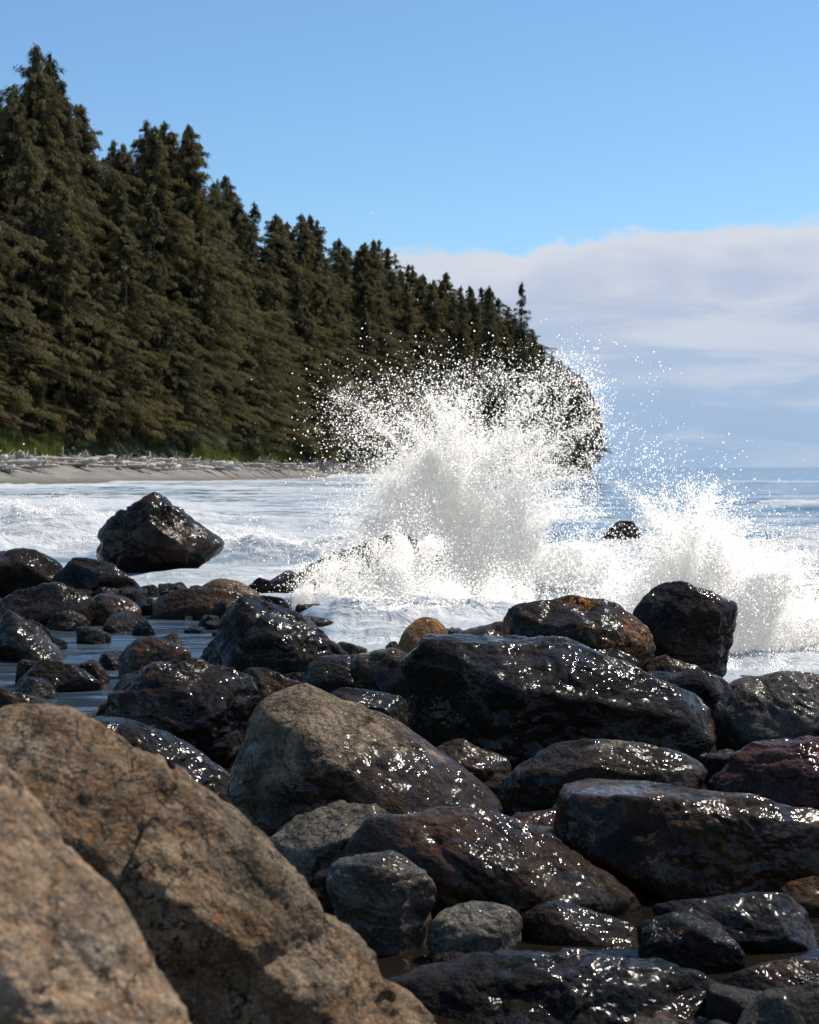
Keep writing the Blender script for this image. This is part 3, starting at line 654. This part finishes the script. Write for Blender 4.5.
# headland rock and shrubs
boulder([(505,375),(545,362),(575,378),(594,402),(600,430),(597,455),(594,470),(500,470)],428,'cliff','steep rocky headland bluff overgrown with brush',6,thick=.6,seed=77,rough=1.6,name='headland_bluff',group='',cat='cliff')
m,t,out=new_mat('shrub_foliage'); tc=t.new('ShaderNodeTexCoord').outputs['Object']; oi=t.new('ShaderNodeObjectInfo').outputs['Random']
c=t.mix(t.noise(tc,1.2,3),(.03,.036,.012),(.12,.125,.035)); c=t.mix(oi,c,t.mix(.3,c,(.12,.17,.03)))
p=principled(t,c,.8); t.l.new(p.outputs[0],out.inputs[0]); SHR=m
shm=[]
for k in range(3):
    r=np.random.default_rng(80+k); n=2600; C=[]
    for j in range(9):
        c=r.normal(size=3)*np.array([.55,.55,.3]); c[2]=abs(c[2])+.3
        g=r.normal(size=(n//9,3)); g/=np.linalg.norm(g,axis=1)[:,None]; C.append(c+g*r.uniform(.3,.55)*(.7+.3*r.random((n//9,1))))
    C=np.vstack(C); n=len(C); d=r.normal(size=(n,3)); d/=np.linalg.norm(d,axis=1)[:,None]; s=np.cross(d,r.normal(size=(n,3))); s/=np.linalg.norm(s,axis=1)[:,None]
    V=np.stack([C-d*.05+s*.045,C-d*.05-s*.045,C+d*.09],1).reshape(-1,3); me=mk_mesh('shrub',V,np.arange(3*n).reshape(n,3),False); me.materials.append(SHR); shm.append(me)
def shrub(x,y,z,s,lab):
    o=bpy.data.objects.new('shrub',shm[int(rng.integers(3))]); col.objects.link(o); o.location=(x,y,z); o.scale=(s,s,s*rng.uniform(.8,1.3)); o.rotation_euler=(0,0,rng.uniform(0,6))
    o['label']=lab; o['category']='bush'; o['group']='shrubs at the forest edge'
for i in range(90):
    px=rng.uniform(470,598)
    top=np.interp(px,[470,545,575,598,604],[335,368,386,418,440]); py=top+rng.random()**1.0*(462-top)
    y=428-15*math.sqrt(max(.05,(py-top)/(470-top)))+rng.uniform(-1,1)
    x,z=W(px,py,y); shrub(x,y,z-1.5,rng.uniform(1.0,2.2),'dark brush growing on the rocky headland')
for i in range(120):
    px=rng.uniform(-60,430)
    w0=np.interp(px,PXK,WK)+np.interp(px,PXK,BWK); y=w0+rng.uniform(1.5,4.5); x=(px-409.5)/F*y
    shrub(x,y,float(land(np.array([x]),np.array([y]))[0])-.2,rng.uniform(.6,1.4),'green bush where forest meets the beach')
# beach grass
m,t,out=new_mat('beach_grass'); geo=t.new('ShaderNodeNewGeometry')
gc=t.mix(t.noise(geo.outputs['Position'],.5,4),(.09,.12,.028),(.28,.31,.07))
p=principled(t,gc,.7); tr=t.new('ShaderNodeBsdfTranslucent'); t.l.new(gc,tr.inputs[0])
mx=t.new('ShaderNodeMixShader'); mx.inputs[0].default_value=.45; t.l.new(p.outputs[0],mx.inputs[1]); t.l.new(tr.outputs[0],mx.inputs[2]); t.l.new(mx.outputs[0],out.inputs[0])
n=56000; px=np.where(rng.random(n)<.5,rng.uniform(-80,62,n),rng.uniform(192,300,n)); y=np.interp(px,PXK,WK)+np.interp(px,PXK,BWK)-1.0+4.8*rng.random(n)
x=(px-409.5)/F*y; z=land(x,y); hh=rng.uniform(.4,1.2,n)*(1+.8*n3(np.stack([x*.3,y*.3,x*0],-1)))
a=rng.uniform(0,6.28,n); w=.10
V=np.stack([np.stack([x-np.cos(a)*w,y-np.sin(a)*w,z-.1],-1),np.stack([x+np.cos(a)*w,y+np.sin(a)*w,z-.1],-1),np.stack([x+rng.normal(size=n)*.3,y+rng.normal(size=n)*.3,z+hh],-1)],1).reshape(-1,3)
mk_obj('beach_grass',mk_mesh('beach_grass',V,np.arange(3*n).reshape(n,3),False),m,kind='stuff',label='green grass along the top of the beach',category='grass')
# driftwood
m,t,out=new_mat('driftwood'); tc=t.new('ShaderNodeTexCoord').outputs['Object']; oi=t.new('ShaderNodeObjectInfo').outputs['Random']
c=t.mix(t.noise(tc,2.5,5),(.34,.31,.27),(.70,.66,.6)); c=t.mix(t.math('MULTIPLY',oi,.55),c,(.2,.155,.115))
p=principled(t,c,.85); t.l.new(p.outputs[0],out.inputs[0]); DW=m
dm=[]
for k in range(5):
    r=np.random.default_rng(60+k); L=6.; seg=14; kk=8; VV=[];FF=[]
    for j in range(seg+1):
        q=j/seg; c=np.array([(q-.5)*L,.25*math.sin(q*3+k),.12*math.sin(q*4+k*2)+.2]); rr=(.30-.17*q)*(1+.12*r.normal()); 
        if j==0: rr=.42 if k%2 else .3
        if j==1 and k%2: rr=.36
        th=np.arange(kk)*2*np.pi/kk
        VV.append(c+np.stack([np.zeros(kk)+r.normal(size=kk)*.03*(j==0)*4,np.cos(th)*rr*(1+.15*r.normal(size=kk)),np.sin(th)*rr*(1+.15*r.normal(size=kk))],-1))
    for j in range(seg):
        for i in range(kk): FF.append([j*kk+i,j*kk+(i+1)%kk,(j+1)*kk+(i+1)%kk,(j+1)*kk+i])
    o=len(VV)*kk
    for j in range(4):
        q=r.uniform(.2,.9); b=np.array([(q-.5)*L,0,.25]); dv=r.normal(size=3); dv[2]=abs(dv[2])+.3; dv/=np.linalg.norm(dv); e=b+dv*r.uniform(.6,1.5)
        u=np.cross(dv,[0,0,1.]); u/=np.linalg.norm(u)+1e-6; v=np.cross(dv,u)
        for cc_,rr in ((b,.09),(e,.03)): VV.append(np.array([cc_+rr*(math.cos(a_)*u+math.sin(a_)*v) for a_ in np.arange(8)*math.pi/4]))
        for i in range(8): FF.append([o+i,o+(i+1)%8,o+8+(i+1)%8,o+8+i])
        o+=16
    bm=mk_mesh('driftwood_log',np.vstack(VV),np.array(FF)); b2=bmesh.new(); b2.from_mesh(bm); bmesh.ops.holes_fill(b2,edges=[e for e in b2.edges if e.is_boundary],sides=8); b2.to_mesh(bm); b2.free()
    bm.materials.append(DW); dm.append(bm)
for i in range(170):
    px=rng.uniform(-60,405); w0=np.interp(px,PXK,WK); bw=np.interp(px,PXK,BWK); y=w0+bw*(.45+.45*rng.random()**.6); x=(px-409.5)/F*y
    o=bpy.data.objects.new('driftwood_log',dm[int(rng.integers(5))]); col.objects.link(o); s=rng.uniform(.5,1.35)
    o.location=(x,y,float(land(np.array([x]),np.array([y]))[0])+(.3 if rng.random()<.3 else -.05)); o.scale=(s,s,s*.9); o.rotation_euler=(0,rng.uniform(-.12,.12),rng.normal()*.6+(3.14 if rng.random()<.5 else 0))
    o['label']='bleached driftwood log lying on the sand'; o['category']='driftwood'; o['group']='driftwood logs along the beach'
# ---------------- world ----------------
w=bpy.data.worlds.new('World'); scene.world=w; w.use_nodes=True; w.node_tree.nodes.clear(); t=NT(w.node_tree)
out=t.new('ShaderNodeOutputWorld'); bg=t.new('ShaderNodeBackground'); bg.inputs[1].default_value=.1
sky=t.new('ShaderNodeTexSky',sky_type='NISHITA'); sky.sun_disc=False; sky.sun_elevation=EL; sky.sun_rotation=AZ; sky.air_density=1.0; sky.dust_density=.3; sky.ozone_density=2.0
g=t.new('ShaderNodeTexCoord').outputs['Generated']; sp=t.new('ShaderNodeSeparateXYZ'); t.l.new(g,sp.inputs[0])
x,y,z=sp.outputs; az=t.math('ARCTAN2',x,y); el=t.math('ARCSINE',z)
cv=t.new('ShaderNodeCombineXYZ'); t.l.new(t.math('MULTIPLY',az,7.0),cv.inputs[0]); t.l.new(t.math('MULTIPLY',el,40.0),cv.inputs[1])
cv2=t.new('ShaderNodeCombineXYZ'); t.l.new(t.math('MULTIPLY',az,24.0),cv2.inputs[0]); t.l.new(t.math('MULTIPLY',el,55.0),cv2.inputs[1])
cn=t.noise(cv.outputs[0],1.0,7,.55,.8); cn2=t.noise(cv2.outputs[0],1.0,8,.58,.4)
edge=t.math('ADD',.131,t.math('ADD',t.math('MULTIPLY',az,.07),t.math('MULTIPLY',t.math('SUBTRACT',cn2,.5),.042)))
dd=t.math('SUBTRACT',edge,el)
mask=t.rng(dd,-.0025,.0055)
tc_=t.rng(el,.02,.12)
ccol=t.mix(tc_,(3.4,4.7,7.0),(5.3,5.8,7.1))
ccol=t.mix(t.math('MULTIPLY',t.rng(cn,.42,.66),.55),ccol,(7.2,7.4,8.0))
ccol=t.mix(t.math('MULTIPLY',t.rng(cn,.5,.32),.4),ccol,(4.0,5.1,7.1))
ccol=t.mix(t.math('MULTIPLY',t.rng(dd,.03,.0),.65),ccol,(7.7,7.8,8.2))
ccol=t.mix(t.rng(el,.0,.05,.5,0),ccol,(3.1,4.7,7.1))
skc=t.mix(1.0,sky.outputs[0],(1.0,1.26,1.42),'MULTIPLY')
t.l.new(t.mix(t.math('MULTIPLY',mask,.93),skc,ccol),bg.inputs[0]); t.l.new(bg.outputs[0],out.inputs[0])
# sun
sd=bpy.data.lights.new('sun','SUN'); sd.energy=5.0; sd.angle=math.radians(.5); sd.color=(1,.93,.82)
so=bpy.data.objects.new('sun',sd); col.objects.link(so)
so.rotation_euler=Vector(SUNV).to_track_quat('Z','Y').to_euler(); so.location=(0,0,80)
# camera
cd=bpy.data.cameras.new('camera'); cam=bpy.data.objects.new('camera',cd); col.objects.link(cam); scene.camera=cam
cam.location=(0,0,EYE); cam.rotation_euler=(math.radians(90),0,0)
cd.sensor_fit='VERTICAL'; cd.sensor_height=24; cd.sensor_width=24; cd.lens=F/1024*24; cd.shift_y=-45/1024
cd.clip_start=.1; cd.clip_end=60000
cd.dof.use_dof=True; cd.dof.focus_distance=13; cd.dof.aperture_fstop=3.6
print('trees',trees,'cobbles',cnt)
